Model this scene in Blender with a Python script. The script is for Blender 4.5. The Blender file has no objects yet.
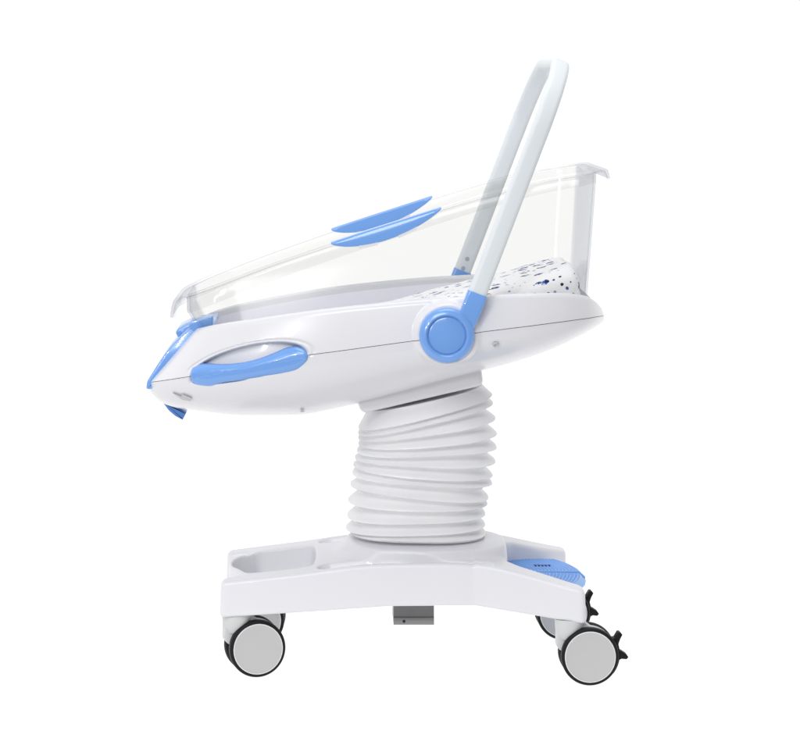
import bpy, bmesh, math
import numpy as np
from mathutils import Vector, Matrix
from mathutils.bvhtree import BVHTree

sc = bpy.context.scene
COL = sc.collection
# ------------------------------------------------------------------ measuring frame
# the photograph was measured as a level long-lens view: eye height EYE, distance DIST to the cot's middle plane
F, CX, HY, DIST, EYE = 2608.0, 335.0, 75.0, 4.93, 1.104
def MX(px, w=0.0): return (px-CX)*(DIST-w)/F          # metres along the cot, for a point w metres in front of the middle plane
def MZ(py, w=0.0): return EYE+(HY-py)*(DIST-w)/F      # metres above the floor

# ------------------------------------------------------------------ materials
def nodes(m):
    m.use_nodes = True
    return m.node_tree.nodes, m.node_tree.links
def plastic(name, col, rough=0.3, coat=0.0, bump=0.0, bscale=300, var=0.012, spec=0.5, metal=0.0):
    m = bpy.data.materials.new(name); n, l = nodes(m)
    b = n['Principled BSDF']
    b.inputs['Roughness'].default_value = rough
    b.inputs['Metallic'].default_value = metal
    b.inputs['Coat Weight'].default_value = coat
    b.inputs['Coat Roughness'].default_value = 0.06
    b.inputs['Specular IOR Level'].default_value = spec
    tc = n.new('ShaderNodeTexCoord')
    nz = n.new('ShaderNodeTexNoise'); nz.inputs['Scale'].default_value = 9; nz.inputs['Detail'].default_value = 5
    l.new(tc.outputs['Object'], nz.inputs['Vector'])
    mx = n.new('ShaderNodeMixRGB')
    mx.inputs[1].default_value = (*[c*(1-var) for c in col], 1)
    mx.inputs[2].default_value = (*[min(1, c*(1+var)) for c in col], 1)
    l.new(nz.outputs['Fac'], mx.inputs[0]); l.new(mx.outputs[0], b.inputs['Base Color'])
    rr = n.new('ShaderNodeMapRange'); rr.inputs['To Min'].default_value = rough*0.85; rr.inputs['To Max'].default_value = rough*1.2
    l.new(nz.outputs['Fac'], rr.inputs['Value']); l.new(rr.outputs[0], b.inputs['Roughness'])
    if bump:
        n2 = n.new('ShaderNodeTexNoise'); n2.inputs['Scale'].default_value = bscale; n2.inputs['Detail'].default_value = 2
        l.new(tc.outputs['Object'], n2.inputs['Vector'])
        bp = n.new('ShaderNodeBump'); bp.inputs['Strength'].default_value = bump; bp.inputs['Distance'].default_value = 0.001
        l.new(n2.outputs['Fac'], bp.inputs['Height']); l.new(bp.outputs[0], b.inputs['Normal'])
    return m
M = {}
M['white']   = plastic('white_moulded_plastic', (0.71, 0.71, 0.735), 0.24, 0.25, spec=0.3)
M['lightened_tray']   = plastic('lightened_tray_plastic', (0.83, 0.83, 0.89), 0.35, 0, spec=0.3)  # lavender tray colour, raised above the shell's white to replace missing light
M['base']    = plastic('white_base_plastic', (0.70, 0.70, 0.728), 0.3, 0.1, 0.02, 400, spec=0.3)
M['tube']    = plastic('pale_handle_enamel', (0.69, 0.73, 0.75), 0.34, 0, spec=0.25)
M['rubber']  = plastic('white_bellows_rubber', (0.775, 0.775, 0.785), 0.36, 0.1, 0.03, 300)
M['blue']    = plastic('light_blue_plastic', (0.16, 0.345, 0.74), 0.22, 0.4)
M['pedal']   = plastic('pedal_blue_plastic', (0.20, 0.42, 0.83), 0.4, 0.1, 0.04, 400)
M['navy']    = plastic('dark_blue_plastic', (0.065, 0.21, 0.60), 0.3, 0.2)
M['mark']    = plastic('navy_print', (0.01, 0.03, 0.22), 0.5)
M['red']     = plastic('red_paint', (0.75, 0.08, 0.03), 0.5)
M['black']   = plastic('black_tyre_rubber', (0.008, 0.008, 0.009), 0.5, 0, 0.1, 500, spec=0.2)
M['grey']    = plastic('grey_caster_plastic', (0.56, 0.57, 0.57), 0.4, 0.1, 0.05, 400)
M['disc']    = plastic('wheel_cover_plastic', (0.475, 0.475, 0.475), 0.38, 0.1, 0.04, 400)
M['seam']    = plastic('seam_shadow_gap', (0.10, 0.10, 0.10), 0.7)
M['steel']   = plastic('brushed_steel', (0.25, 0.25, 0.25), 0.36, 0, 0.2, 300, 0.1, metal=0.9)
M['dark']    = plastic('dark_hole', (0.015, 0.015, 0.015), 0.8)
M['button']  = plastic('grey_button_plastic', (0.36, 0.42, 0.50), 0.4)
M['catch']   = plastic('grey_catch_plastic', (0.50, 0.50, 0.51), 0.5)
def acrylic():
    """clear moulded acrylic: each face passes slightly tinted light and mirrors by Fresnel"""
    m = bpy.data.materials.new('clear_acrylic'); n, l = nodes(m)
    n.remove(n['Principled BSDF']); out = n['Material Output']
    tr = n.new('ShaderNodeBsdfTransparent'); tr.inputs['Color'].default_value = (0.95, 0.95, 0.945, 1)
    lw = n.new('ShaderNodeLayerWeight'); lw.inputs['Blend'].default_value = 0.35     # longer path through the sheet at a slant
    cr = n.new('ShaderNodeValToRGB'); l.new(lw.outputs['Facing'], cr.inputs[0]); l.new(cr.outputs[0], tr.inputs['Color'])
    cr.color_ramp.elements[0].position = 0.45; cr.color_ramp.elements[0].color = (0.954, 0.954, 0.951, 1)
    cr.color_ramp.elements[1].position = 1.0; cr.color_ramp.elements[1].color = (0.60, 0.62, 0.67, 1)
    gl = n.new('ShaderNodeBsdfGlossy'); gl.inputs['Roughness'].default_value = 0.15; gl.inputs['Color'].default_value = (.95, .95, .95, 1)
    fr = n.new('ShaderNodeFresnel'); fr.inputs['IOR'].default_value = 1.49
    tc = n.new('ShaderNodeTexCoord'); nz = n.new('ShaderNodeTexNoise'); nz.inputs['Scale'].default_value = 9
    l.new(tc.outputs['Object'], nz.inputs['Vector'])
    bp = n.new('ShaderNodeBump'); bp.inputs['Strength'].default_value = 0.03; bp.inputs['Distance'].default_value = 0.002
    l.new(nz.outputs['Fac'], bp.inputs['Height']); l.new(bp.outputs[0], gl.inputs['Normal']); l.new(bp.outputs[0], fr.inputs['Normal'])
    ge = n.new('ShaderNodeNewGeometry'); iv = n.new('ShaderNodeMath'); iv.operation = 'SUBTRACT'; iv.inputs[0].default_value = 1
    l.new(ge.outputs['Backfacing'], iv.inputs[1])                # mirror on the outer faces only, no endless inner reflections
    mu = n.new('ShaderNodeMath'); mu.operation = 'MULTIPLY'; l.new(fr.outputs[0], mu.inputs[0]); l.new(iv.outputs[0], mu.inputs[1])
    m2 = n.new('ShaderNodeMath'); m2.operation = 'MULTIPLY'; m2.inputs[1].default_value = 0.7; l.new(mu.outputs[0], m2.inputs[0]); mu = m2
    mx = n.new('ShaderNodeMixShader'); l.new(mu.outputs[0], mx.inputs[0]); l.new(tr.outputs[0], mx.inputs[1]); l.new(gl.outputs[0], mx.inputs[2])
    l.new(mx.outputs[0], out.inputs['Surface'])
    return m
M['clear'] = acrylic()
def printed_cotton():
    m = bpy.data.materials.new('printed_cotton'); n, l = nodes(m)
    b = n['Principled BSDF']; b.inputs['Roughness'].default_value = 0.85; b.inputs['Specular IOR Level'].default_value = 0.2
    tc = n.new('ShaderNodeTexCoord')
    def mixc(f, a, c):
        x = n.new('ShaderNodeMixRGB'); l.new(f, x.inputs[0])
        if isinstance(a, tuple): x.inputs[1].default_value = (*a, 1)
        else: l.new(a, x.inputs[1])
        if isinstance(c, tuple): x.inputs[2].default_value = (*c, 1)
        else: l.new(c, x.inputs[2])
        return x.outputs[0]
    def math_(op, a, c):
        x = n.new('ShaderNodeMath'); x.operation = op
        for i, v in enumerate((a, c)):
            if isinstance(v, (int, float)): x.inputs[i].default_value = v
            else: l.new(v, x.inputs[i])
        return x.outputs[0]
    def motif(scale, off, amp, nscale, rmin, rmax, keep):
        mp = n.new('ShaderNodeMapping'); mp.inputs['Location'].default_value = off
        l.new(tc.outputs['Object'], mp.inputs['Vector'])
        nz = n.new('ShaderNodeTexNoise'); nz.inputs['Scale'].default_value = nscale; nz.inputs['Detail'].default_value = 2
        l.new(mp.outputs[0], nz.inputs['Vector'])
        ad = n.new('ShaderNodeVectorMath'); ad.operation = 'MULTIPLY_ADD'
        ad.inputs[1].default_value = (amp,)*3
        l.new(nz.outputs['Color'], ad.inputs[0]); l.new(mp.outputs[0], ad.inputs[2])
        v = n.new('ShaderNodeTexVoronoi'); v.inputs['Scale'].default_value = scale; v.inputs['Randomness'].default_value = 0.75
        l.new(ad.outputs[0], v.inputs['Vector'])
        sp = n.new('ShaderNodeSeparateColor'); l.new(v.outputs['Color'], sp.inputs[0])
        rad = n.new('ShaderNodeMapRange'); rad.inputs['To Min'].default_value = rmin; rad.inputs['To Max'].default_value = rmax
        l.new(sp.outputs[0], rad.inputs['Value'])
        mask = math_('MULTIPLY', math_('LESS_THAN', v.outputs['Distance'], rad.outputs[0]), math_('GREATER_THAN', sp.outputs[1], 1-keep))
        return mask, sp.outputs[2], v.outputs['Distance'], nz
    big, hue, dist, nz = motif(36, (0.32, 0.13, 0.71), 0.010, 110, 0.26, 0.38, 0.6)
    sml, hue2, d2, _ = motif(85, (1.3, 2.1, 0.2), 0.003, 140, 0.16, 0.28, 0.36)
    v3 = n.new('ShaderNodeTexVoronoi'); v3.inputs['Scale'].default_value = 230; l.new(tc.outputs['Object'], v3.inputs['Vector'])
    s3 = n.new('ShaderNodeSeparateColor'); l.new(v3.outputs['Color'], s3.inputs[0])
    inner = mixc(math_('GREATER_THAN', s3.outputs[0], 0.42), (0.008, 0.015, 0.05), (0.03, 0.09, 0.36))
    inner = mixc(math_('GREATER_THAN', s3.outputs[1], 0.82), inner, (0.50, 0.30, 0.14))
    inner = mixc(math_('GREATER_THAN', s3.outputs[2], 0.80), inner, (0.55, 0.62, 0.75))
    small = mixc(math_('GREATER_THAN', hue2, 0.5), (0.05, 0.10, 0.30), (0.25, 0.33, 0.52))
    small = mixc(math_('GREATER_THAN', hue2, 0.82), small, (0.02, 0.02, 0.03))
    c = mixc(sml, (0.84, 0.84, 0.85), small)
    c = mixc(big, c, inner)
    l.new(c, b.inputs['Base Color'])
    n2 = n.new('ShaderNodeTexNoise'); n2.inputs['Scale'].default_value = 45; n2.inputs['Detail'].default_value = 4
    l.new(tc.outputs['Object'], n2.inputs['Vector'])
    bp = n.new('ShaderNodeBump'); bp.inputs['Strength'].default_value = 0.35; bp.inputs['Distance'].default_value = 0.004
    l.new(n2.outputs['Fac'], bp.inputs['Height']); l.new(bp.outputs[0], b.inputs['Normal'])
    return m
M['cotton'] = printed_cotton()

# ------------------------------------------------------------------ helpers
def mesh_obj(name, verts, faces, mat, parent=None, smooth=True, angle=None, fix=True):
    me = bpy.data.meshes.new(name)
    me.from_pydata([tuple(map(float, v)) for v in verts], [], [tuple(int(i) for i in f) for f in faces])
    if fix:
        bm = bmesh.new(); bm.from_mesh(me)
        bmesh.ops.remove_doubles(bm, verts=bm.verts, dist=1e-6)
        bmesh.ops.recalc_face_normals(bm, faces=bm.faces)
        bm.to_mesh(me); bm.free()
    me.materials.append(mat)
    me.polygons.foreach_set('use_smooth', [smooth]*len(me.polygons))
    if smooth and angle is not None:
        me.set_sharp_from_angle(angle=math.radians(angle))
    o = bpy.data.objects.new(name, me); COL.objects.link(o)
    if parent is not None: o.parent = parent
    return o
def rings_mesh(rings, cap0=True, cap1=True, closed_ring=True, loop=False):
    """rings: list of equal-length closed point loops -> verts, faces"""
    n = len(rings[0]); V = [p for r in rings for p in r]; Fc = []
    m = len(rings)
    for i in range(m if loop else m-1):
        a, b = i*n, ((i+1) % m)*n
        for j in range(n if closed_ring else n-1):
            k = (j+1) % n
            Fc.append((a+j, a+k, b+k, b+j))
    if not loop:
        for flag, base in ((cap0, 0), (cap1, (m-1)*n)):
            if flag:
                c = np.mean(np.array(V[base:base+n]), axis=0); V.append(tuple(c)); ci = len(V)-1
                for j in range(n): Fc.append((base+j, base+(j+1) % n, ci))
    return V, Fc
def lathe_y(profile, n=72, c=(0, 0, 0)):
    """profile: (radius, y) list, spun about the y axis"""
    R = []
    for r, y in profile:
        r = max(r, 1e-5)
        R.append([(c[0]+r*math.cos(2*math.pi*k/n), c[1]+y, c[2]+r*math.sin(2*math.pi*k/n)) for k in range(n)])
    return rings_mesh(R)
def round_poly(pts, r, seg=5, closed=True):
    """round the corners of a 2D polygon"""
    out = []; n = len(pts)
    rr = r if isinstance(r, (list, tuple)) else [r]*n
    for i in range(n):
        p = np.array(pts[i], float)
        if not closed and i in (0, n-1): out.append(tuple(p)); continue
        a = np.array(pts[i-1], float)-p; b = np.array(pts[(i+1) % n], float)-p
        la, lb = np.linalg.norm(a), np.linalg.norm(b); a /= la; b /= lb
        q = min(rr[i], 0.48*la, 0.48*lb)
        if q <= 0: out.append(tuple(p)); continue
        for k in range(seg+1):
            t = k/seg
            out.append(tuple((1-t)**2*(p+a*q)+2*t*(1-t)*p+t*t*(p+b*q)))
    return out
def prism_xz(name, poly, y0, y1, mat, parent, bevel=0.002, smooth_angle=35):
    """side outline (x,z) given real depth from y0 to y1, edges rounded"""
    poly = np.array(poly); n = len(poly)
    area = 0.5*np.sum(poly[:, 0]*np.roll(poly[:, 1], -1)-np.roll(poly[:, 0], -1)*poly[:, 1])
    t = np.roll(poly, -1, 0)-np.roll(poly, 1, 0); t /= np.linalg.norm(t, axis=1)[:, None]+1e-12
    nrm = np.stack([t[:, 1], -t[:, 0]], 1)*(1 if area > 0 else -1)
    prof = [(bevel, y0), (bevel*0.35, y0+bevel*0.3), (0, y0+bevel), (0, y1-bevel), (bevel*0.35, y1-bevel*0.3), (bevel, y1)]
    R = []
    for ins, y in prof:
        q = poly-nrm*ins
        R.append([(p[0], y, p[1]) for p in q])
    n = len(poly); V = [p for r in R for p in r]; Fc = []
    for i in range(len(R)-1):
        for j in range(n):
            k = (j+1) % n; Fc.append((i*n+j, i*n+k, (i+1)*n+k, (i+1)*n+j))
    Fc.append(tuple(range(n))); Fc.append(tuple(range((len(R)-1)*n, len(R)*n)))
    return mesh_obj(name, V, Fc, mat, parent, True, smooth_angle)
def tube(path, radius, n=14, cap=True):
    P = [Vector(p) for p in path]; R = []
    up = Vector((0, 0, 1))
    for i, p in enumerate(P):
        d = (P[min(i+1, len(P)-1)]-P[max(i-1, 0)]).normalized()
        s = d.cross(up)
        if s.length < 1e-4: s = d.cross(Vector((1, 0, 0)))
        s.normalize(); u = s.cross(d)
        r = radius[i] if isinstance(radius, (list, tuple)) else radius
        R.append([tuple(p+s*r*math.cos(2*math.pi*k/n)+u*r*math.sin(2*math.pi*k/n)) for k in range(n)])
    return rings_mesh(R)
def interp_smooth(xs, ys, q):
    """monotone cubic through the points"""
    xs = np.array(xs, float); ys = np.array(ys, float); q = np.clip(np.asarray(q, float), xs[0], xs[-1])
    h = np.diff(xs); d = np.diff(ys)/h
    m = np.zeros_like(ys); m[0], m[-1] = d[0], d[-1]
    for i in range(1, len(xs)-1):
        m[i] = 0 if d[i-1]*d[i] <= 0 else 3*(h[i-1]+h[i])/((2*h[i]+h[i-1])/d[i-1]+(h[i]+2*h[i-1])/d[i])
    i = np.clip(np.searchsorted(xs, q, side='right')-1, 0, len(h)-1)
    t = (q-xs[i])/h[i]
    return ((1+2*t)*(1-t)**2*ys[i]+t*(1-t)**2*h[i]*m[i]+t*t*(3-2*t)*ys[i+1]+t*t*(t-1)*h[i]*m[i+1])
def sstep(a, b, x):
    t = np.clip((x-a)/(b-a), 0, 1); return t*t*(3-2*t)

def empty(name, loc=(0, 0, 0)):
    o = bpy.data.objects.new(name, None); COL.objects.link(o); o.location = loc; o.empty_display_size = 0.05
    return o
cot = empty('baby_cot')
cot['label'] = 'white wheeled hospital baby cot with tilted clear tub, white bellows column and blue handle joint'
cot['category'] = 'baby cot'

# ================================================================== HULL (tray under the tub)
NS = 420
px_s  = [150, 156, 172, 200, 240, 290, 350, 450, 520, 560, 582, 594, 600.5, 603.5, 604.5]
B_s   = [.118, .142, .172, .198, .222, .242, .255, .262, .256, .236, .206, .165, .115, .065, .02]
px_t  = [195, 198, 207, 227, 253, 297, 352, 450, 520, 560, 581, 592.5, 599, 602.2, 603.2]
y_t   = [329.3, 328.7, 326.7, 323, 319.3, 312.9, 306, 297.5, 294, 294, 296.5, 301, 306, 309.8, 311.8]
y_s   = [382, 381.3, 379, 374.5, 366.8, 357.5, 349.3, 335.8, 327, 321.8, 318.8, 317, 316, 315.6, 315.4]
y_b   = [391, 397, 403.5, 407.2, 410.9, 410.6, 400.8, 375, 357.5, 344, 333.5, 327, 322.8, 320.6, 319.4]
x_s = [MX(p, b) for p, b in zip(px_s, B_s)]
x_t = [MX(p, .96*b) for p, b in zip(px_t, B_s)]
z_s = [MZ(y, b) for y, b in zip(y_s, B_s)]
z_t = [MZ(y, .96*b) for y, b in zip(y_t, B_s)]
z_b = [MZ(y, -.03) for y in y_b]
key = np.arange(len(px_s), dtype=float)
# station parameter, spread evenly along the length
uu = np.linspace(0, key[-1], 6000)
xx = interp_smooth(key, x_s, uu); bb = interp_smooth(key, B_s, uu)
ll = np.concatenate([[0], np.cumsum(np.hypot(np.diff(xx), np.diff(bb)))])
st = np.interp(np.linspace(0, ll[-1], NS), ll, uu)
S = {k: interp_smooth(key, v, st) for k, v in dict(xs=x_s, xt=x_t, zs=z_s, zt=z_t, zb=z_b, B=B_s).items()}
RIM = 0.016

# recess for the side grip, boss for the handle joint (world metres on the near side, mirrored)
rc = (MX(248, .225), MZ(367, .225)); ra, rb_, rang = 63.5*4.7/F, 21.5*4.7/F, math.radians(15.2)
kc = (MX(447.2, .285), MZ(336, .285))
def side_features(V, n_out, n_ring):
    V = np.array(V); ri = np.arange(len(V)) % n_ring; skin = (ri < n_out) | (ri >= n_ring-n_out)
    x, y, z = V[:, 0].copy(), V[:, 1].copy(), V[:, 2].copy()
    dx, dz = x-rc[0], z-rc[1]
    a = (dx*math.cos(rang)+dz*math.sin(rang))/ra; b = -dx*math.sin(rang)+dz*math.cos(rang); b = np.where(b > 0, b/rb_, b/(rb_*0.56))
    r = np.hypot(a, b)
    dent = 0.019*(1-sstep(0.86, 1.0, r))
    line = 0.0022*np.exp(-((r-1.07)/0.022)**2)*(dz > -0.3*rb_)
    outer = (np.abs(y) > 0.10) & skin
    y = np.where(outer, y-np.sign(y)*(dent+line), y)
    rk = np.hypot(x-kc[0], z-kc[1])
    boss = (1-sstep(0.052, 0.0625, rk))*(np.abs(y) > 0.2)*skin
    tgt = 0.2655*np.sign(y)
    y = y+(tgt-y)*boss*(np.abs(y) < 0.2655)
    return np.stack([x, y, z], 1)

def hull_upper_section(i):
    xs, xt, zs, zt, B = (S[k][i] for k in ('xs', 'xt', 'zs', 'zt', 'B'))
    H = zt-zs; sh = (xt-xs)/max(H, 1e-6)
    rim = min(RIM, 0.4*B, 0.45*H+0.002)
    Bt = 0.962*B
    pts = []
    for v in np.linspace(0, 1, 60)[:-6]:
        pts.append((B+(Bt-B)*v**1.6, zs+H*v*0.985))
    top = pts[-1]
    cx_, hw = Bt-rim*0.5, rim*0.5                    # rounded rim
    for k in range(1, 10):
        a = math.pi*k/9
        pts.append((cx_+hw*math.cos(a)*(1.0), max(top[1], zt-hw*0.9)+hw*0.9*math.sin(a)))
    zi = zs+0.32*H
    inn = Bt-rim
    for v in np.linspace(0, 1, 14)[1:]:
        pts.append((inn-0.25*rim*v, (zt-hw)*(1-v)+zi*v))
    for v in np.linspace(0, 1, 14)[1:]:
        pts.append(((inn-0.25*rim)*(1-v), zi-0.004*v))
    half = [(w, z) for w, z in pts]
    ring = [(xs+sh*(z-zs), -w, z) for w, z in half]+[(xs+sh*(z-zs), w, z) for w, z in reversed(half[:-1])]
    return ring
def hull_lower_section(i):
    xs, zs, zb, B = (S[k][i] for k in ('xs', 'zs', 'zb', 'B'))
    g = 0.0017; Bl = max(B-g, 0.004); zz = zs-0.0012
    D = max(zz-zb, 0.002); half = []
    n = 2.25
    for v in np.linspace(0, 1, 64):
        a = v*math.pi/2
        half.append((Bl*abs(math.cos(a))**(2/n), zz-D*abs(math.sin(a))**(2/(n*0.86))))
    ring = [(xs, -w, z) for w, z in half]+[(xs, w, z) for w, z in reversed(half[:-1])]
    return ring
raw = []
for f in (hull_upper_section, hull_lower_section): raw.append(rings_mesh([f(i) for i in range(NS)]))
BV = [BVHTree.FromPolygons([tuple(map(float, v)) for v in V], [tuple(map(int, q)) for q in Fc]) for V, Fc in raw]
def hull_w(x, z):
    """half width of the undented hull side at (x, z)"""
    best = 0.0
    for b in BV:
        for dz in (-.004, 0, .004):
            h = b.ray_cast(Vector((x, -0.6, z+dz)), Vector((0, 1, 0)))
            if h[0] is not None: best = max(best, -h[0].y)
    return best if best > 0.02 else 0.2
V, Fc = side_features(raw[0][0], 58, len(hull_upper_section(9))), raw[0][1]
upper = mesh_obj('upper_shell', V, Fc, M['white'], cot, True, 50, fix=False)
upper.data.materials.append(M['lightened_tray'])
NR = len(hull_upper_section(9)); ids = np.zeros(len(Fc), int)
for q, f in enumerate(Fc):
    if len(f) == 4 and 64 <= f[0] % NR < NR-65: ids[q] = 1      # inner faces of the shell, coloured lighter in place of light
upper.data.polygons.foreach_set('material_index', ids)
bm = bmesh.new(); bm.from_mesh(upper.data); bmesh.ops.recalc_face_normals(bm, faces=bm.faces); bm.to_mesh(upper.data); bm.free()
upper.data.set_sharp_from_angle(angle=math.radians(50))
V, Fc = side_features(raw[1][0], 64, len(hull_lower_section(9))), raw[1][1]
lower = mesh_obj('lower_shell', V, Fc, M['white'], cot, True, 50)

# foot panel (blue) with the lip that hooks over the rim
def P(px, py, w=0.0): return (MX(px, w), MZ(py, w))
pan = [P(x, y, .1) for x, y in ((146.8, 387.5), (147.8, 380), (157.5, 364.5), (169.5, 347.5), (180.5, 336), (188, 329.3), (196, 326), (214, 323.6),
       (214, 330), (208, 334), (199, 336.5), (180, 354), (154, 386.5), (150.5, 388.5))]
panel = prism_xz('foot_panel', round_poly(pan, 0.004, 4), -0.121, 0.121, M['blue'], cot, 0.003)
lip = [P(177.3, 330), P(178.5, 326.5), P(187, 322.2), P(193.5, 320.5), P(196, 324.5), P(185, 334), P(181, 336.5)]
prism_xz('latch', round_poly(lip, 0.005, 4), -0.06, 0.075, M['blue'], panel, 0.004)
blk_ = [P(188.5, 326, .11), P(191, 320.5, .11), P(213, 315.2, .11), P(213.6, 328, .11), P(196, 332, .11)]
prism_xz('latch_block', round_poly(blk_, 0.002, 3), -.124, -.090, M['blue'], panel, 0.002)
hk = [P(163, 400.5), P(179, 400), P(178.2, 406.8), P(187, 411.4), P(183.2, 418.6), P(176, 414.8), P(169.5, 409.3)]
prism_xz('drain_lever', round_poly(hk, 0.0015, 3), -0.022, 0.022, M['navy'], cot, 0.0025)
ct = [(183, 392.8), (192.5, 397), (191, 400.4), (182.5, 399.2), (173, 392), (181.5, 395.6)]
wv = max(hull_w(*P(x, y, .15)) for x, y in ct)
# grey catch flush with the hull side
def skin_patch(name, poly_px, w0, mat, parent, proud=0.0015, deep=0.006, dense=10):
    """thin shell that follows the hull side inside a small outline"""
    pts = []
    n = len(poly_px)
    for i in range(n):
        a, b = np.array(poly_px[i], float), np.array(poly_px[(i+1) % n], float)
        for k in range(dense): pts.append(a+(b-a)*k/dense)
    c = np.mean(pts, axis=0); R = []
    for s in (1, .75, .5, .25):
        R.append([(c+(p-c)*s) for p in pts])
    top, bot = [], []
    for ring in R:
        t_, b_ = [], []
        for p in ring:
            x, z = P(p[0], p[1], w0); w = hull_w(x, z)
            t_.append((x, -(w+proud), z)); b_.append((x, -(w-deep), z))
        top.append(t_); bot.append(b_)
    rings = list(reversed(top))+bot
    V, Fc = rings_mesh(rings)
    return mesh_obj(name, V, Fc, mat, parent, True, 40)
skin_patch('catch', ct, .15, M['catch'], lower)

# side grips in their recesses
up = [(189, 378), (190, 371.5), (194, 367.4), (202, 365.6), (220, 365.4), (241, 363.3), (260, 358.3), (275, 352.3), (287, 347.2), (296, 345.6), (304, 348), (308.8, 354)]
lo = [(189, 378), (191, 384.3), (198, 388.6), (208, 389.3), (222, 384.6), (245, 380.8), (265, 377), (283, 374), (296, 370.8), (304, 364.5), (308, 358.8), (308.8, 354)]
def resample(poly, n):
    p = np.array(poly, float); k = np.arange(len(p), dtype=float)
    d = np.concatenate([[0], np.cumsum(np.linalg.norm(np.diff(p, axis=0), axis=1))])
    q = np.linspace(0, d[-1], n)
    return np.stack([interp_smooth(d, p[:, 0], q), interp_smooth(d, p[:, 1], q)], 1)
NU, NV = 70, 21
U, L = resample(up, NU), resample(lo, NU)
for side in (-1, 1):
    rings = []
    for i in range(NU):
        front, back = [], []
        for j in range(NV):
            v = j/(NV-1); p = U[i]*(1-v)+L[i]*v
            x, z = P(p[0], p[1], .225); w = hull_w(x, z)
            th = np.linalg.norm(U[i]-L[i])
            e = (1-abs(2*v-1)**3.0)*min(1, th/14)
            front.append((x, side*(w-0.0045+0.0095*e), z)); back.append((x, side*(w-0.012-0.006*e), z))
        rings.append(front+back[::-1])
    V, Fc = rings_mesh(rings)
    mesh_obj('side_grip', V, Fc, M['blue'], cot, True, 60)

# little screw cap under the belly, bored hole right of the joint
circ = [(303+2.2*math.cos(2*math.pi*k/12), 404.6+1.3*math.sin(2*math.pi*k/12)) for k in range(12)]
skin_patch('screw', circ, .05, M['catch'], lower, 0.0006, 0.003, 2)
hx, hz = P(496, 345, .25)
V, Fc = lathe_y([(0, .001), (.0030, .001), (.0036, -.0004), (.0046, -.0010), (.0056, -.0004), (.0060, .002), (0, .002)], 32)
o = mesh_obj('screw_hole', V, Fc, M['catch'], lower, True, 40); o.location = (hx, -hull_w(hx, hz)-.0008, hz)
hit = BV[1].ray_cast(Vector((hx, -.6, hz)), Vector((0, 1, 0)))
nv = hit[1] if hit[1].y < 0 else -hit[1]
o.rotation_mode = 'QUATERNION'; o.rotation_quaternion = Vector((0, -1, 0)).rotation_difference(nv)

# ================================================================== HANDLE JOINTS AND HANDLE
top_c = (MX(559, .25), MZ(78, .25)); bot_c = (MX(477.5, .27), MZ(293, .27))
dvec = Vector((top_c[0]-bot_c[0], 0, top_c[1]-bot_c[1])).normalized()
perp = Vector((dvec.z, 0, -dvec.x))
HW, HT = 0.0168, 0.0105
def rrect(hw, ht, r, n=5):
    pts = []
    for cx, cy, a0 in ((hw-r, ht-r, 0), (-hw+r, ht-r, 90), (-hw+r, -ht+r, 180), (hw-r, -ht+r, 270)):
        for k in range(n+1):
            a = math.radians(a0+90*k/n); pts.append((cx+r*math.cos(a), cy+r*math.sin(a)))
    return pts
sec = rrect(HW, HT, 0.0085, 6)
Wl, Rc = 0.270, 0.125
base0 = Vector((bot_c[0], 0, bot_c[1]))
Htop = (MZ(57.8, .2)-0.0125-bot_c[1])/dvec.z      # along the leg to the cross bar's middle
path = []
def addp(s, w, ts, tw): path.append((base0+dvec*s+Vector((0, -w, 0)), (dvec*ts+Vector((0, -tw, 0))).normalized()))
for s in np.linspace(-0.012, Htop-Rc, 30): addp(s, Wl, 1, 0)
for k in range(1, 17):
    a = math.pi/2*k/16; addp(Htop-Rc+Rc*math.sin(a), Wl-Rc+Rc*math.cos(a), math.cos(a), -math.sin(a))
for w in np.linspace(Wl-Rc, -(Wl-Rc), 20)[1:]: addp(Htop, w, 0, -1)
for k in range(1, 17):
    a = math.pi/2*k/16; addp(Htop-Rc+Rc*math.cos(a), -(Wl-Rc)-Rc*math.sin(a), -math.sin(a), -math.cos(a))
for s in np.linspace(Htop-Rc, -0.012, 30)[1:]: addp(s, -Wl, -1, 0)
R = []
for p, t in path:
    nn = perp.cross(t).normalized()
    R.append([tuple(p+perp*a+nn*b) for a, b in sec])
V, Fc = rings_mesh(R)
handle = mesh_obj('push_handle', V, Fc, M['tube'], cot, True, 50)
for px, py in ((467.2, 258.8), (463.2, 268.2)):
    V, Fc = lathe_y([(0, -.0012), (.0036, -.0012), (.0042, -.0004), (.0042, .004)], 24)
    o = mesh_obj('button', V, Fc, M['button'], handle, True, 40); o.location = (MX(px, -.26), 0.2595, MZ(py, -.26))
for side in (-1, 1):
    # side=-1 is the near joint
    prof = [(0, .2775), (.0335, .2775), (.0345, .2790), (.0360, .2825), (.0385, .2840), (.0440, .2825), (.0480, .2785), (.0494, .2735), (.0496, .262), (.0490, .2460), (0, .2460)]
    V, Fc = lathe_y([(r, side*y) for r, y in prof], 96, (kc[0], 0, kc[1]))
    joint = mesh_obj('handle_joint', V, Fc, M['blue'], cot, True, 45)
    V, Fc = lathe_y([(0, side*.2805), (.0300, side*.2800), (.0325, side*.2788), (.0328, side*.270), (0, side*.270)], 72, (kc[0], 0, kc[1]))
    mesh_obj('joint_cap', V, Fc, M['blue'], joint, True, 45)
    s2 = rrect(HW+0.0012, HT+0.0022, 0.005, 5); R = []
    for s, g in ((-0.062, .93), (-0.058, .97), (-0.03, 1), (-0.001, 1), (0.0, .97)):
        c = base0+dvec*s+Vector((0, side*(Wl-(.004 if s < -.05 else 0)), 0))
        R.append([tuple(c+perp*a*g+Vector((0, b*g, 0))) for a, b in s2])
    V, Fc = rings_mesh(R)
    mesh_obj('handle_socket', V, Fc, M['blue'], joint, True, 40)

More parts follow.
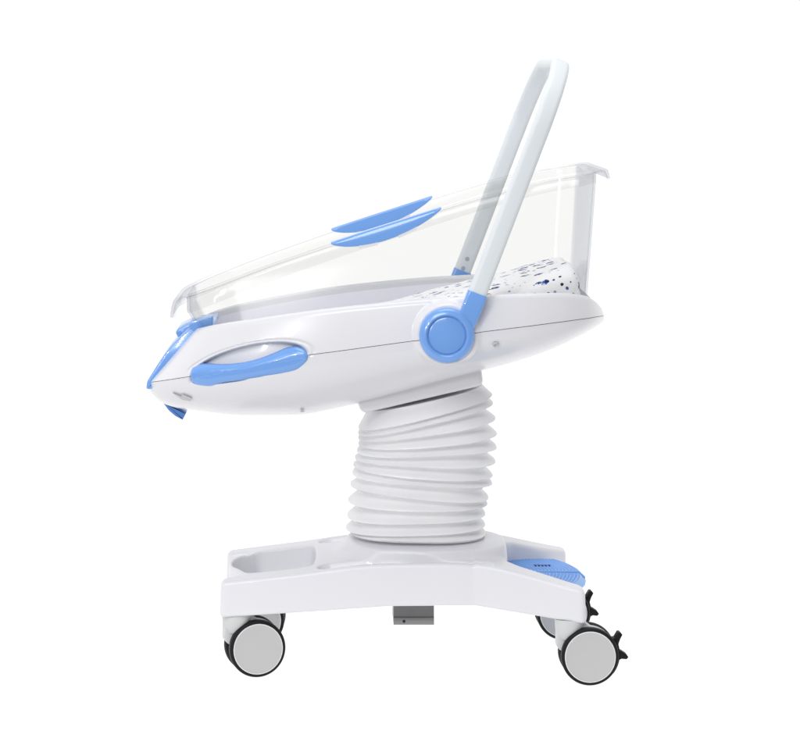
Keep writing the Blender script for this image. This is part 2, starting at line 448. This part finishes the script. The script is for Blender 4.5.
# ================================================================== CLEAR TUB
rimx = [MX(p, .232) for p in (160, 176, 187, 260, 332, 400, 460, 505, 557, 590, 606, 620)]
rimz = [MZ(y, .232) for y in (307, 301.5, 297.2, 269, 244, 222, 203, 190.3, 178, 173, 169.5, 167)]
def zrim(x): return float(np.interp(x, RX, RZ))
RX = np.linspace(rimx[0], rimx[-1], 400); RZ = interp_smooth(rimx, rimz, RX)
kk = np.ones(25)/25
RZ = np.concatenate([RZ[:12], np.convolve(RZ, kk, 'valid'), RZ[-12:]])
TX0, TX1, THW = MX(190, 0)-0.0, MX(589.5, .05), 0.217           # wall top
BX0, BX1, BHW = MX(214, 0), MX(582.5, .1), 0.190                # wall foot
BZ0, BZ1 = MZ(352), MZ(322)
def zbot(x): return BZ0+(BZ1-BZ0)*(x-BX0)/(BX1-BX0)
def loop_xy(x0, x1, hw0, hw1, r0, r1, ns=70, nc=14, ne=14):
    """rounded rectangle, narrower at the foot"""
    pts = []
    def hw(x): return hw0+(hw1-hw0)*np.clip((x-x0)/(x1-x0), 0, 1)**0.55
    for x in np.linspace(x0+r0, x1-r1, ns): pts.append((x, -hw(x)))
    for k in range(1, nc+1):
        a = -math.pi/2+math.pi/2*k/(nc+1); pts.append((x1-r1+r1*math.cos(a), -(hw1-r1)+r1*math.sin(a)))
    for y in np.linspace(-(hw1-r1), hw1-r1, ne): pts.append((x1, y))
    for k in range(1, nc+1):
        a = math.pi/2*k/(nc+1); pts.append((x1-r1+r1*math.cos(a), (hw1-r1)+r1*math.sin(a)))
    for x in np.linspace(x1-r1, x0+r0, ns): pts.append((x, hw(x)))
    h = hw(x0+r0)
    for k in range(1, nc+1):
        a = math.pi/2+math.pi/2*k/(nc+1); pts.append((x0+r0+r0*math.cos(a), (h-r0)+r0*math.sin(a)))
    for y in np.linspace(h-r0, -(h-r0), ne): pts.append((x0, y))
    for k in range(1, nc+1):
        a = math.pi+math.pi/2*k/(nc+1); pts.append((x0+r0+r0*math.cos(a), -(h-r0)+r0*math.sin(a)))
    return pts
def tub_ring(o, v):
    """o outward of the wall top; v>0 metres above the wall top, v in [-1,0] down the wall"""
    t = min(max(-v, 0), 1)
    x0 = TX0*(1-t)+BX0*t-o*1.25; x1 = TX1*(1-t)+BX1*t+o
    h1 = THW*(1-t)+BHW*t+o; h0 = h1*(0.79-0.14*t)
    r0 = max(0.085+o-.02*t, 0.02); r1 = max(0.045+o, 0.02)
    out = []
    for x, y in loop_xy(x0, x1, h0, h1, r0, r1):
        fx = np.clip((x-TX0)/(TX1-TX0), 0, 1)
        lipd = 0.034*(1-fx)+0.020*fx
        zt = zrim(x)-lipd
        z = zt+v*lipd if v > 0 else zt*(1-t)+(zbot(x))*t
        out.append((x, y, z))
    return out
LO = 0.0235
prof = [(-.0045, -.985), (-.0040, -.6), (-.0038, -.3), (-.0038, 0), (-.0036, .70), (-.001, .90), (.003, .98), (.008, 1.0), (.013, 1.0),
        (LO-.0085, .985), (LO-.0050, .93), (LO-.0022, .80), (LO-.0005, .60), (LO+.0010, .30), (LO+.002, .05), (LO+.001, .0001), (LO-.0015, .0001), (LO-.0025, .06), (LO-.0048, .52),
        (LO-.0068, .70), (LO-.0100, .80), (LO-.0135, .85), (.004, .85), (.001, .80), (0, .65), (0, .02), (0, -.25), (0, -.55), (0, -.85), (-.003, -.95), (-.010, -1.0)]
R = [tub_ring(o, v) for o, v in prof]
V, Fc = rings_mesh(R)
tub = mesh_obj('clear_tub', V, Fc, M['clear'], cot, True, 40)

# blue crescent grips clipped over the tub lip
gx0, gx1 = MX(331, .242), MX(441.5, .242)
for side in (-1, 1):
    rings = []
    N = 60
    for i in range(N):
        u = i/(N-1); x = gx0+(gx1-gx0)*u
        zt = zrim(x)+0.0022
        q = max(1-abs(2*u-1)**2.0, 0)
        dep = 0.002+0.0255*q**0.8
        thick = 0.0055
        wo = THW+LO
        lat = wo-THW*0.0
        xf = np.clip((x-TX0)/(TX1-TX0), 0, 1)
        hw_here = (0.79+0.21*xf**0.55)*(THW+LO)
        s = side
        hi = hw_here*(1-LO/(THW+LO))-.0042                # inner wall of the tub
        prof2 = [(hi-.0035, zt-dep), (hi-.0042, zt-dep*.5), (hi-.0035, zt-.002), (hi, zt+.0006), (hw_here+0.003, zt+0.0006), (hw_here+thick, zt-0.0025), (hw_here+thick+.001, zt-dep*0.5), (hw_here+thick, zt-dep+.001),
                 (hw_here+thick-.0015, zt-dep), (hw_here+0.0006, zt-dep), (hw_here+0.0006, zt-0.0018), (hi-.0008, zt-.0018), (hi-.0008, zt-dep)]
        rings.append([(x, s*a, b) for a, b in prof2])
    V, Fc = rings_mesh(rings)
    g = mesh_obj('lift_grip', V, Fc, M['blue'], tub, True, 40)
    for u0 in (.34, .70):                                   # little white clips under the grip
        i0 = int(u0*(N-1)); w9 = 5; R = []
        for i in range(i0-w9, i0+w9+1):
            pt = rings[i]; k_ = 8 if side < 0 else 0        # lowest edge: outer leaf on the near side, inner leaf on the far side
            x_, y_, z_ = pt[k_]
            R.append([(x_, y_-.0016, z_+.001), (x_, y_-.0016, z_-.0042), (x_, y_+.0012, z_-.0042), (x_, y_+.0012, z_+.001)])
        V, Fc = rings_mesh(R); mesh_obj('clip', V, Fc, M['white'], g, True, 30)

# ================================================================== MATTRESS (lies in the tub)
mx0, mx1 = MX(232), BX1-0.006
def mtop(x): return max(MZ(285, -.19)+(x-MX(436, -.19))*0.262, zbot(x)+0.03)
rings = []
N = 90
for i in range(N):
    u = i/(N-1); x = mx0+(mx1-mx0)*u
    e = min((x-mx0)/0.02, (mx1-x)/0.02, 1.0); e = math.sqrt(max(1-(1-e)**2, 0.0))
    zb = zbot(x)+0.006; zt = mtop(min(x, mx1-0.012))
    hw = (0.155+0.035*u**.55)*(0.88+0.12*e); ht = (zt-zb)*(0.35+0.65*e)
    ring = []
    n_ = 64
    for k in range(n_):
        a = 2*math.pi*k/n_+math.pi/n_
        c, s = math.cos(a), math.sin(a)
        y = hw*math.copysign(abs(c)**0.42, c); z = zb+ht*0.5+ht*0.5*math.copysign(abs(s)**0.42, s)
        if s > 0: z += 0.0022*math.sin(x*47+y*13)*math.sin(y*31+x*9)*e
        ring.append((x, y, z))
    rings.append(ring)
V, Fc = rings_mesh(rings)
mat_o = mesh_obj('mattress', V, Fc, M['cotton'], None, True, 60)
mat_o['label'] = 'small mattress in white cotton with blue and orange print, lying in the clear tub'
mat_o['category'] = 'mattress'

# ================================================================== COLUMN
blk = [P(352, 372, .11), P(355.5, 397, .11), P(361.5, 413.5, .11), P(483.5, 385, .11), P(481, 366, .11), P(476, 345, .11)]
prism_xz('column_head', round_poly(blk, [0, .004, .012, .012, .004, 0], 6), -0.118, 0.118, M['white'], cot, 0.006)
lf = [(152, 158), (117, 236), (116, 258), (117, 281), (117, 305), (111, 331), (104, 361), (96, 391), (92, 422), (84, 470), (75, 537), (71, 600), (66, 650)]
rt = [(628, 52), (670, 97), (674, 131), (684, 193), (690, 260), (689, 314), (684, 372), (672, 432), (670, 462), (655, 521), (650, 547), (642, 588), (641, 632)]
lf = [(330+x/4.137, 370+y/4.137) for x, y in lf]; rt = [(330+x/4.137, 370+y/4.137) for x, y in rt]
lf.append((349.5, 529.3)); rt.append((485.5, 531.5))
HD = 0.120
def bell_ring(l, r, inset, n=84, HD=HD):
    x0, z0 = P(*l); x1, z1 = P(*r); x0 += inset; x1 -= inset
    out = []
    for k in range(n):
        a = 2*math.pi*k/n; c, s = math.cos(a), math.sin(a); e = 2/2.6
        u = math.copysign(abs(c)**e, c); w = math.copysign(abs(s)**e, s)
        x = (x0+x1)/2+(x1-x0)/2*u
        z = z0+(z1-z0)*(u+1)/2
        out.append((x, (HD-inset)*w, z, u))
    return out
rings = []
for i in range(len(lf)-1):
    A, Bq = bell_ring(lf[i], rt[i], 0, HD=.104 if i == 0 else HD), bell_ring(lf[i+1], rt[i+1], 0)
    sub = 14
    for k in range(sub):
        t = k/sub; ring = []
        for (xa, ya, za, ua), (xb, yb, zb_, ub) in zip(A, Bq):
            gap = abs(za-zb_)
            depth = 0.002 if i == 0 else min(0.0045+0.45*gap, 0.017)
            prof_ = (math.sin(math.pi*t**0.66))**1.3
            ins = depth*prof_
            x, y, z = xa+(xb-xa)*t, ya+(yb-ya)*t, za+(zb_-za)*t
            cxm = (xa+A[0][0]*0+A[len(A)//2][0]*0)
            # pull towards the column's axis
            axm = 0.5*(A[0][0]+A[len(A)//2][0])
            L_ = math.hypot(x-axm, y)
            x -= (x-axm)/L_*ins; y -= y/L_*ins
            if 0 < i: z += .0011*math.sin(2.3*math.atan2(y, x-axm)+i*2.1)*math.sin(math.pi*min(i, 11)/12)
            ring.append((x, y, z))
        rings.append(ring)
rings.append([(x, y, z) for x, y, z, u in bell_ring(lf[-1], rt[-1], 0)])
rings.append([(x, y, z-0.004) for x, y, z, u in bell_ring(lf[-1], rt[-1], 0.003)])
V, Fc = rings_mesh(rings)
mesh_obj('bellows', V, Fc, M['rubber'], cot, True, 70)

# ================================================================== BASE (smooth moulding from a distance field)
def poly_sdf(poly, X, Y):
    p = np.array(poly, float); d = np.full(X.shape, 1e9); s = np.ones(X.shape)
    n = len(p); j = n-1
    for i in range(n):
        e = p[j]-p[i]; wx, wy = X-p[i, 0], Y-p[i, 1]
        t = np.clip((wx*e[0]+wy*e[1])/(e@e), 0, 1)
        bx, by = wx-e[0]*t, wy-e[1]*t
        d = np.minimum(d, bx*bx+by*by)
        c1 = Y >= p[i, 1]; c2 = Y < p[j, 1]; c3 = e[0]*wy > e[1]*wx
        flip = (c1 & c2 & c3) | (~c1 & ~c2 & ~c3)
        s = np.where(flip, -s, s); j = i
    return s*np.sqrt(d)
def blur2(A, sig):
    r = int(3*sig)+1; k = np.exp(-0.5*(np.arange(-r, r+1)/sig)**2); k /= k.sum()
    B = np.pad(A, r, mode='edge')
    B = np.apply_along_axis(lambda v: np.convolve(v, k, 'valid'), 0, B)
    return np.apply_along_axis(lambda v: np.convolve(v, k, 'valid'), 1, B)
def smax(a, b, k):
    h = np.clip(0.5+0.5*(a-b)/k, 0, 1); return b*(1-h)+a*h+k*h*(1-h)
def surface_nets(D, org, h):
    nx, ny, nz = D.shape
    ins = D < 0
    idx = {}
    corner = [(a, b, c) for a in (0, 1) for b in (0, 1) for c in (0, 1)]
    cs = np.stack([ins[a:nx-1+a, b:ny-1+b, c:nz-1+c] for a, b, c in corner])
    act = cs.any(0) & ~cs.all(0)
    I = np.argwhere(act); vid = -np.ones(act.shape, int); vid[act] = np.arange(len(I))
    acc = np.zeros((len(I), 3)); cnt = np.zeros(len(I))
    vals = np.stack([D[I[:, 0]+a, I[:, 1]+b, I[:, 2]+c] for a, b, c in corner], 1)
    for p in range(8):
        for q in range(p+1, 8):
            dlt = np.array(corner[q])-np.array(corner[p])
            if np.abs(dlt).sum() != 1: continue
            va, vb = vals[:, p], vals[:, q]; m = (va < 0) != (vb < 0)
            t = np.where(m, va/(va-vb+1e-20), 0)
            acc += m[:, None]*(np.array(corner[p])[None]+t[:, None]*dlt[None]); cnt += m
    V = (I+acc/cnt[:, None])*h+np.array(org)
    Fq = []
    for ax in range(3):
        o1, o2 = [(1, 2), (2, 0), (0, 1)][ax]
        sl0 = [slice(1, -1)]*3; sl1 = [slice(1, -1)]*3
        sl0[ax] = slice(0, -1); sl1[ax] = slice(1, None)
        a, b = ins[tuple(sl0)], ins[tuple(sl1)]
        E = np.argwhere(a != b)
        if not len(E): continue
        off = np.array([1, 1, 1]); off[ax] = 0
        G = E+off
        inside = a[tuple(E.T)]
        e1 = np.zeros(3, int); e1[o1] = 1; e2 = np.zeros(3, int); e2[o2] = 1
        q = [vid[tuple((G-e1-e2).T)], vid[tuple((G-e2).T)], vid[tuple(G.T)], vid[tuple((G-e1).T)]]
        Q = np.stack(q, 1); Q[~inside] = Q[~inside][:, ::-1]
        Fq.append(Q)
    return V, np.concatenate(Fq)
half = [(-.2030, 0), (-.1990, .035), (-.187, .068), (-.170, .094), (-.1610, .1075), (-.1680, .1145), (-.2035, .1175), (-.2095, .126), (-.212, .145), (-.209, .166), (-.15, .1705), (0, .1755), (.15, .1775), (.252, .1785),
        (.36, .2005), (.448, .2215), (.4545, .214), (.4550, .185), (.4505, .167), (.40, .140), (.345, .118), (.322, .09), (.326, .05), (.327, 0)]
full = half+[(x, -y) for x, y in reversed(half[1:-1])]
hrec = [(-.1955, 0), (-.1915, .035), (-.180, .064), (-.1635, .088), (-.1535, .102), (-.143, .1085), (-.062, .112), (-.042, .100), (-.038, .06), (-.037, 0)]
frec = hrec+[(x, -y) for x, y in reversed(hrec[1:-1])]
h = 0.0022
gx = np.arange(-.225, .473, h); gy = np.arange(-.236, .2365, h); gz = np.arange(.098, .262, h)
X2, Y2 = np.meshgrid(gx, gy, indexing='ij')
Pd = blur2(poly_sdf(full, X2, Y2), 1.2)
Rd = blur2(poly_sdf(frec, X2, Y2), 2.2)
AW = np.abs(Y2)
T = interp_smooth([-.23, -.212, -.08, .08, .2, .262, .452, .48], [.1745, .1765, .192, .2105, .2125, .209, .1695, .165], X2)+.0032*sstep(.2515, .2575, X2)
lipm = (1-sstep(.098, .112, AW))*(1-sstep(-.185, -.165, X2))
T = T+0.004*lipm
KT = 0.0085-0.006*lipm
Bt = np.interp(X2, [-.23, -.21, .10, .255, .452, .48], [.1110, .1120, .1345, .1362, .1115, .110])
rr = ((np.abs(X2-.162)/.170)**2.6+(AW/.1375)**2.6)**(1/2.6)
lft = sstep(.10, -.03, X2)                               # plateau melts into the deck towards the foot
wall = 1-sstep(.93-.25*lft, 1.0+.02*lft, rr)
plat = (0.2395-0.0150*np.clip((rr-.50)/.46, 0, 1.1)**1.7-T)*wall
Hh = T+np.maximum(plat, 0)
# trenches each side of the plateau
ax0, ay0, ax1, ay1 = -.006, .1330, .290, .1545
tt = np.clip(((X2-ax0)*(ax1-ax0)+(AW-ay0)*(ay1-ay0))/((ax1-ax0)**2+(ay1-ay0)**2), 0, 1)
dc = np.hypot(X2-ax0-(ax1-ax0)*tt, AW-ay0-(ay1-ay0)*tt)/(.0260-.0205*tt)
Hh = Hh-0.0150*(1-sstep(.72, 1.08, dc))
D = np.empty((len(gx), len(gy), len(gz)), np.float32)
for k, z in enumerate(gz):
    side = Pd+(z-.112)*0.035                              # draft of the mould
    d = smax(side, (z-Hh)*0.97, KT)
    d = smax(d, Bt-z, 0.006)
    rec = smax(Rd+(.19-z)*0.06, (.128-z), 0.012)
    d = smax(d, -rec, 0.004)
    D[:, :, k] = d
V, Q = surface_nets(D, (gx[0], gy[0], gz[0]), h)
base = mesh_obj('base', V, Q, M['base'], cot, True, None, fix=False)
bm = bmesh.new(); bm.from_mesh(base.data)
for _ in range(3): bmesh.ops.smooth_vert(bm, verts=bm.verts, factor=0.45, use_axis_x=True, use_axis_y=True, use_axis_z=True)
bmesh.ops.recalc_face_normals(bm, faces=bm.faces)
bm.to_mesh(base.data); bm.free()
base.data.polygons.foreach_set('use_smooth', [True]*len(base.data.polygons))

# steel bracket under the base
bx0, bx1 = MX(393.5, .05), MX(434, .05)
br = [(-.050, .150), (-.050, MZ(616.8, .05)), (-.054, MZ(617.6, .054)), (-.054, MZ(625, .054)), (.05, MZ(625, .054)), (.05, .150)]
R = [[(x, y, z) for y, z in round_poly(br, .0008, 2)] for x in (bx0, bx0+.001, bx1-.001, bx1)]
V, Fc = rings_mesh(R)
brk = mesh_obj('bracket', V, Fc, M['steel'], cot, True, 20)
V, Fc = lathe_y([(0, -.0008), (.0028, -.0008), (.0028, .003), (0, .003)], 20)
o = mesh_obj('bolt_hole', V, Fc, M['dark'], brk, True, 40); o.location = (MX(404, .054), -.054, MZ(621.4, .054))

# foot pedals between the rear legs of the base
def pedal(s, name):
    n1, n2 = 260, 40
    top = []
    zc = 0.1655
    for i in range(n1):
        row = []
        for j in range(n2):
            v = j/(n2-1); w = 0.0015+v*0.136
            xr = .473-.040*(w/.137)**2; xl = .318
            u = i/(n1-1); x = xl+(xr-xl)*u
            tw = xr-x                                     # distance from the rounded rear edge
            z = zc-0.010*sstep(.012, 0.0, tw)-0.002*v
            if s < 0: z -= 0.0035*u
            rib = 0.0019*math.sin(tw*2*math.pi/0.0066) if tw > 0.012 and 0.05 < v < 0.95 else 0
            row.append((x, s*w, z+rib))
        top.append(row)
    rings = []
    for row in top:
        rings.append(row+[(row[-1][0], row[-1][1], .140), (row[0][0], row[0][1], .140)])
    V, Fc = rings_mesh(rings)
    return mesh_obj(name, V, Fc, M['pedal'], cot, True, 55)
pa = pedal(1, 'foot_pedal'); pb = pedal(-1, 'foot_pedal')
pa['label'] = 'ribbed blue pedal with a navy mark'; pb['label'] = 'ribbed blue pedal with a red mark'
# printed marks: a comb of short navy bars, a red arrow
cx0, cy0 = MX(534, -.05), .054
comb = [(0, 0)]
nb = 5
for k in range(nb):
    a = k*.0068
    comb += [(a, .006), (a+.005, .006), (a+.005, .0016), (a+.0068, .0016)]
comb = comb[:-1]+[((nb-1)*.0068+.005, 0)]
R = [[(cx0+a, cy0+b*1.5, z) for a, b in comb] for z in (.160, .1668)]
n = len(comb); V = [p for r in R for p in r]
Fc = [(j, (j+1) % n, n+(j+1) % n, n+j) for j in range(n)]+[tuple(range(n)), tuple(range(n, 2*n))]
mesh_obj('mark', V, Fc, M['mark'], pa, False)
ax, ay = MX(556, .08), -.088
tri = [(-.005, -.004), (.005, -.004), (.005, .004), (-.005, .004)]
R = [[(ax+a, ay+b, z) for a, b in round_poly(tri, .002, 3)] for z in (.158, .1655)]
V, Fc = rings_mesh(R); mesh_obj('mark', V, Fc, M['red'], pb, False)

# ================================================================== CASTERS
RW = 0.0522
def make_caster(brake):
    hood = []
    out = [(-.054, .010), (-.059, .016), (-.058, .062), (-.012, .062)]
    arc = [(0.0500*math.cos(math.radians(a)), 0.0500*math.sin(math.radians(a))) for a in range(84, -16, -5)]
    ins = [(.030, -.012), (0.0, -.016), (-.028, -.008)]
    pts = round_poly(out, [.004, .004, .004, .01], 3, closed=False)+arc+ins
    c = prism_xz('caster', pts, -.0125, .0125, M['grey'], cot, 0.003)
    # swivel housing under the base
    V, Fc = [], []
    prof = [(.0005, .0), (.020, .0), (.0255, .012), (.027, .034), (.0265, .036), (.0005, .036)]
    R = [[(-.034+r*math.cos(2*math.pi*k/40), r*math.sin(2*math.pi*k/40), .028+z) for k in range(40)] for r, z in prof]
    V, Fc = rings_mesh(R); mesh_obj('swivel_housing', V, Fc, M['grey'], c, True, 40)
    for s in (-1, 1):
        prof = [(.030, s*.0125), (.047, s*.0125), (.0505, s*.0140), (RW, s*.0175), (RW, s*.0265), (.0512, s*.0300), (.0490, s*.0315), (.0470, s*.0315), (.0462, s*.0300), (.030, s*.0295)]
        V, Fc = lathe_y(prof, 96); t = mesh_obj('tyre', V, Fc, M['black'], c, True, 40)
        prof = [(0, s*.0308), (.020, s*.0309), (.0400, s*.0316), (.0428, s*.0320), (.0440, s*.0322), (.0448, s*.0318), (.0449, s*.0290), (0, s*.0290)]
        V, Fc = lathe_y(prof, 96); mesh_obj('wheel_cover', V, Fc, M['disc'], c, True, 30)
        prof = [(.0441, s*.0300), (.0444, s*.0324), (.0454, s*.0326), (.0461, s*.0320), (.0462, s*.0300), (.0441, s*.0300)]
        V, Fc = lathe_y(prof, 96); mesh_obj('highlight_ring', V, Fc, M['white'], c, True, 40)  # white ring painted in for the bright bevel highlight around the cover
    if brake:
        A = [math.radians(a) for a in np.linspace(34, -38, 22)]
        inn = [(.0515*math.cos(a), .0515*math.sin(a)) for a in A]
        outp = []
        ro = .0570
        for a in reversed(A):
            outp.append((ro*math.cos(a), ro*math.sin(a)))
        # prongs are spliced into the outer edge
        poly = []
        d1 = [(.0600, -.0085), (.0690, -.0095), (.0725, -.0055), (.0690, -.0005), (.0605, .0050)]
        d2 = [(.0545, .0190), (.0575, .0275), (.0615, .0350), (.0575, .0395), (.0535, .0395), (.0475, .0295)]
        for a, p in zip(reversed(A), outp):
            dg = math.degrees(a)
            if -10 < dg < 6:
                if d1: poly += d1; d1 = None
            elif 18 < dg:
                if d2: poly += d2; d2 = None
            else: poly.append(p)
        poly = inn+poly
        prism_xz('brake_pedal', poly, -.0105, .0105, M['black'], c, 0.0015)
    return c
def clone(c):
    o = c.copy(); COL.objects.link(o); o.parent = cot
    for ch in list(c.children):
        k = ch.copy(); COL.objects.link(k); k.parent = o
    return o
cf = make_caster(False); cr = make_caster(True)
for o, (x, y, yaw) in ((cf, (MX(258.5, .155)-.008, -.126, 14)), (clone(cf), (-.149, .128, -2)), (cr, (MX(589.8, .222), -.190, 2)), (clone(cr), (MX(589.8, .222)-.015, .190, 2))):
    o.location = (x, y, RW+.0005); o.rotation_euler = (0, 0, math.radians(yaw))

# ================================================================== SETTING
fl = bpy.data.materials.new('self_lit_white_floor'); n, l = nodes(fl)
b = n['Principled BSDF']; b.inputs['Base Color'].default_value = (.12, .12, .12, 1); b.inputs['Roughness'].default_value = 0.6
b.inputs['Specular IOR Level'].default_value = 0.1
b.inputs['Emission Color'].default_value = (1, 1, 1, 1); b.inputs['Emission Strength'].default_value = 1.0  # added glow: the floor emits so that it stays white without shadows
floor = mesh_obj('floor', [(-3.5, -1.05, 0), (3.5, -1.05, 0), (3.5, 40, 0), (-3.5, 40, 0)], [(0, 1, 2, 3)], fl, None, False)
floor['kind'] = 'structure'

W = bpy.data.worlds.new('World'); sc.world = W; W.use_nodes = True
n, l = W.node_tree.nodes, W.node_tree.links
bg = n['Background']; bg.inputs['Strength'].default_value = 1.0
tc = n.new('ShaderNodeTexCoord'); sp = n.new('ShaderNodeSeparateXYZ'); l.new(tc.outputs['Generated'], sp.inputs[0])
rp = n.new('ShaderNodeValToRGB'); l.new(sp.outputs['Y'], rp.inputs[0])
mr = n.new('ShaderNodeMapRange'); mr.inputs['From Min'].default_value = -1; mr.inputs['From Max'].default_value = 1
l.new(sp.outputs['Y'], mr.inputs['Value']); l.new(mr.outputs[0], rp.inputs[0])
rp.color_ramp.elements[0].position = 0.30; rp.color_ramp.elements[0].color = (.36, .36, .38, 1)
rp.color_ramp.elements[1].position = 0.62; rp.color_ramp.elements[1].color = (1.03, 1.03, 1.03, 1)
l.new(rp.outputs[0], bg.inputs['Color'])

def area(name, loc, target, size, power, sy=None):
    d = bpy.data.lights.new(name, 'AREA'); d.energy = power; d.size = size
    if sy: d.shape = 'RECTANGLE'; d.size_y = sy
    o = bpy.data.objects.new(name, d); COL.objects.link(o); o.location = loc
    o.rotation_euler = (Vector(target)-Vector(loc)).to_track_quat('-Z', 'Y').to_euler()
    return o
area('softbox_overhead', (0.3, -0.5, 4.6), (0.15, 0, 0.5), 2.6, 60, 2.2)
area('softbox_front', (-0.9, -4.2, 3.2), (0.1, 0, 0.5), 2.2, 94, 1.6)
area('softbox_side', (-2.2, -2.6, 2.3), (0.1, 0, 0.6), 0.7, 5, 0.9)

area('strip_lamp_low', (-1.68, -2.75, 1.114), (-.126, -.23, .614), 0.07, 9, 0.18)
area('strip_lamp_high', (-1.28, -2.89, 1.36), (-.077, -.236, .647), 0.07, 9, 0.20)

# ================================================================== CAMERA
cam = bpy.data.cameras.new('camera'); co = bpy.data.objects.new('camera', cam); COL.objects.link(co)
co.location = (0, -DIST, EYE); co.rotation_euler = (math.pi/2, 0, 0)
cam.sensor_width = 36; cam.sensor_fit = 'HORIZONTAL'; cam.lens = 36*F/800
cam.shift_x = (400-CX)/800; cam.shift_y = -(372.5-HY)/800
cam.clip_end = 500
sc.camera = co
sc.view_settings.view_transform = 'Standard'; sc.view_settings.look = 'None'
sc.view_settings.exposure = 0; sc.view_settings.gamma = 1
sc.cycles.max_bounces = 16; sc.cycles.transmission_bounces = 16; sc.cycles.transparent_max_bounces = 16; sc.cycles.glossy_bounces = 8; sc.cycles.diffuse_bounces = 6
sc.cycles.use_denoising = True
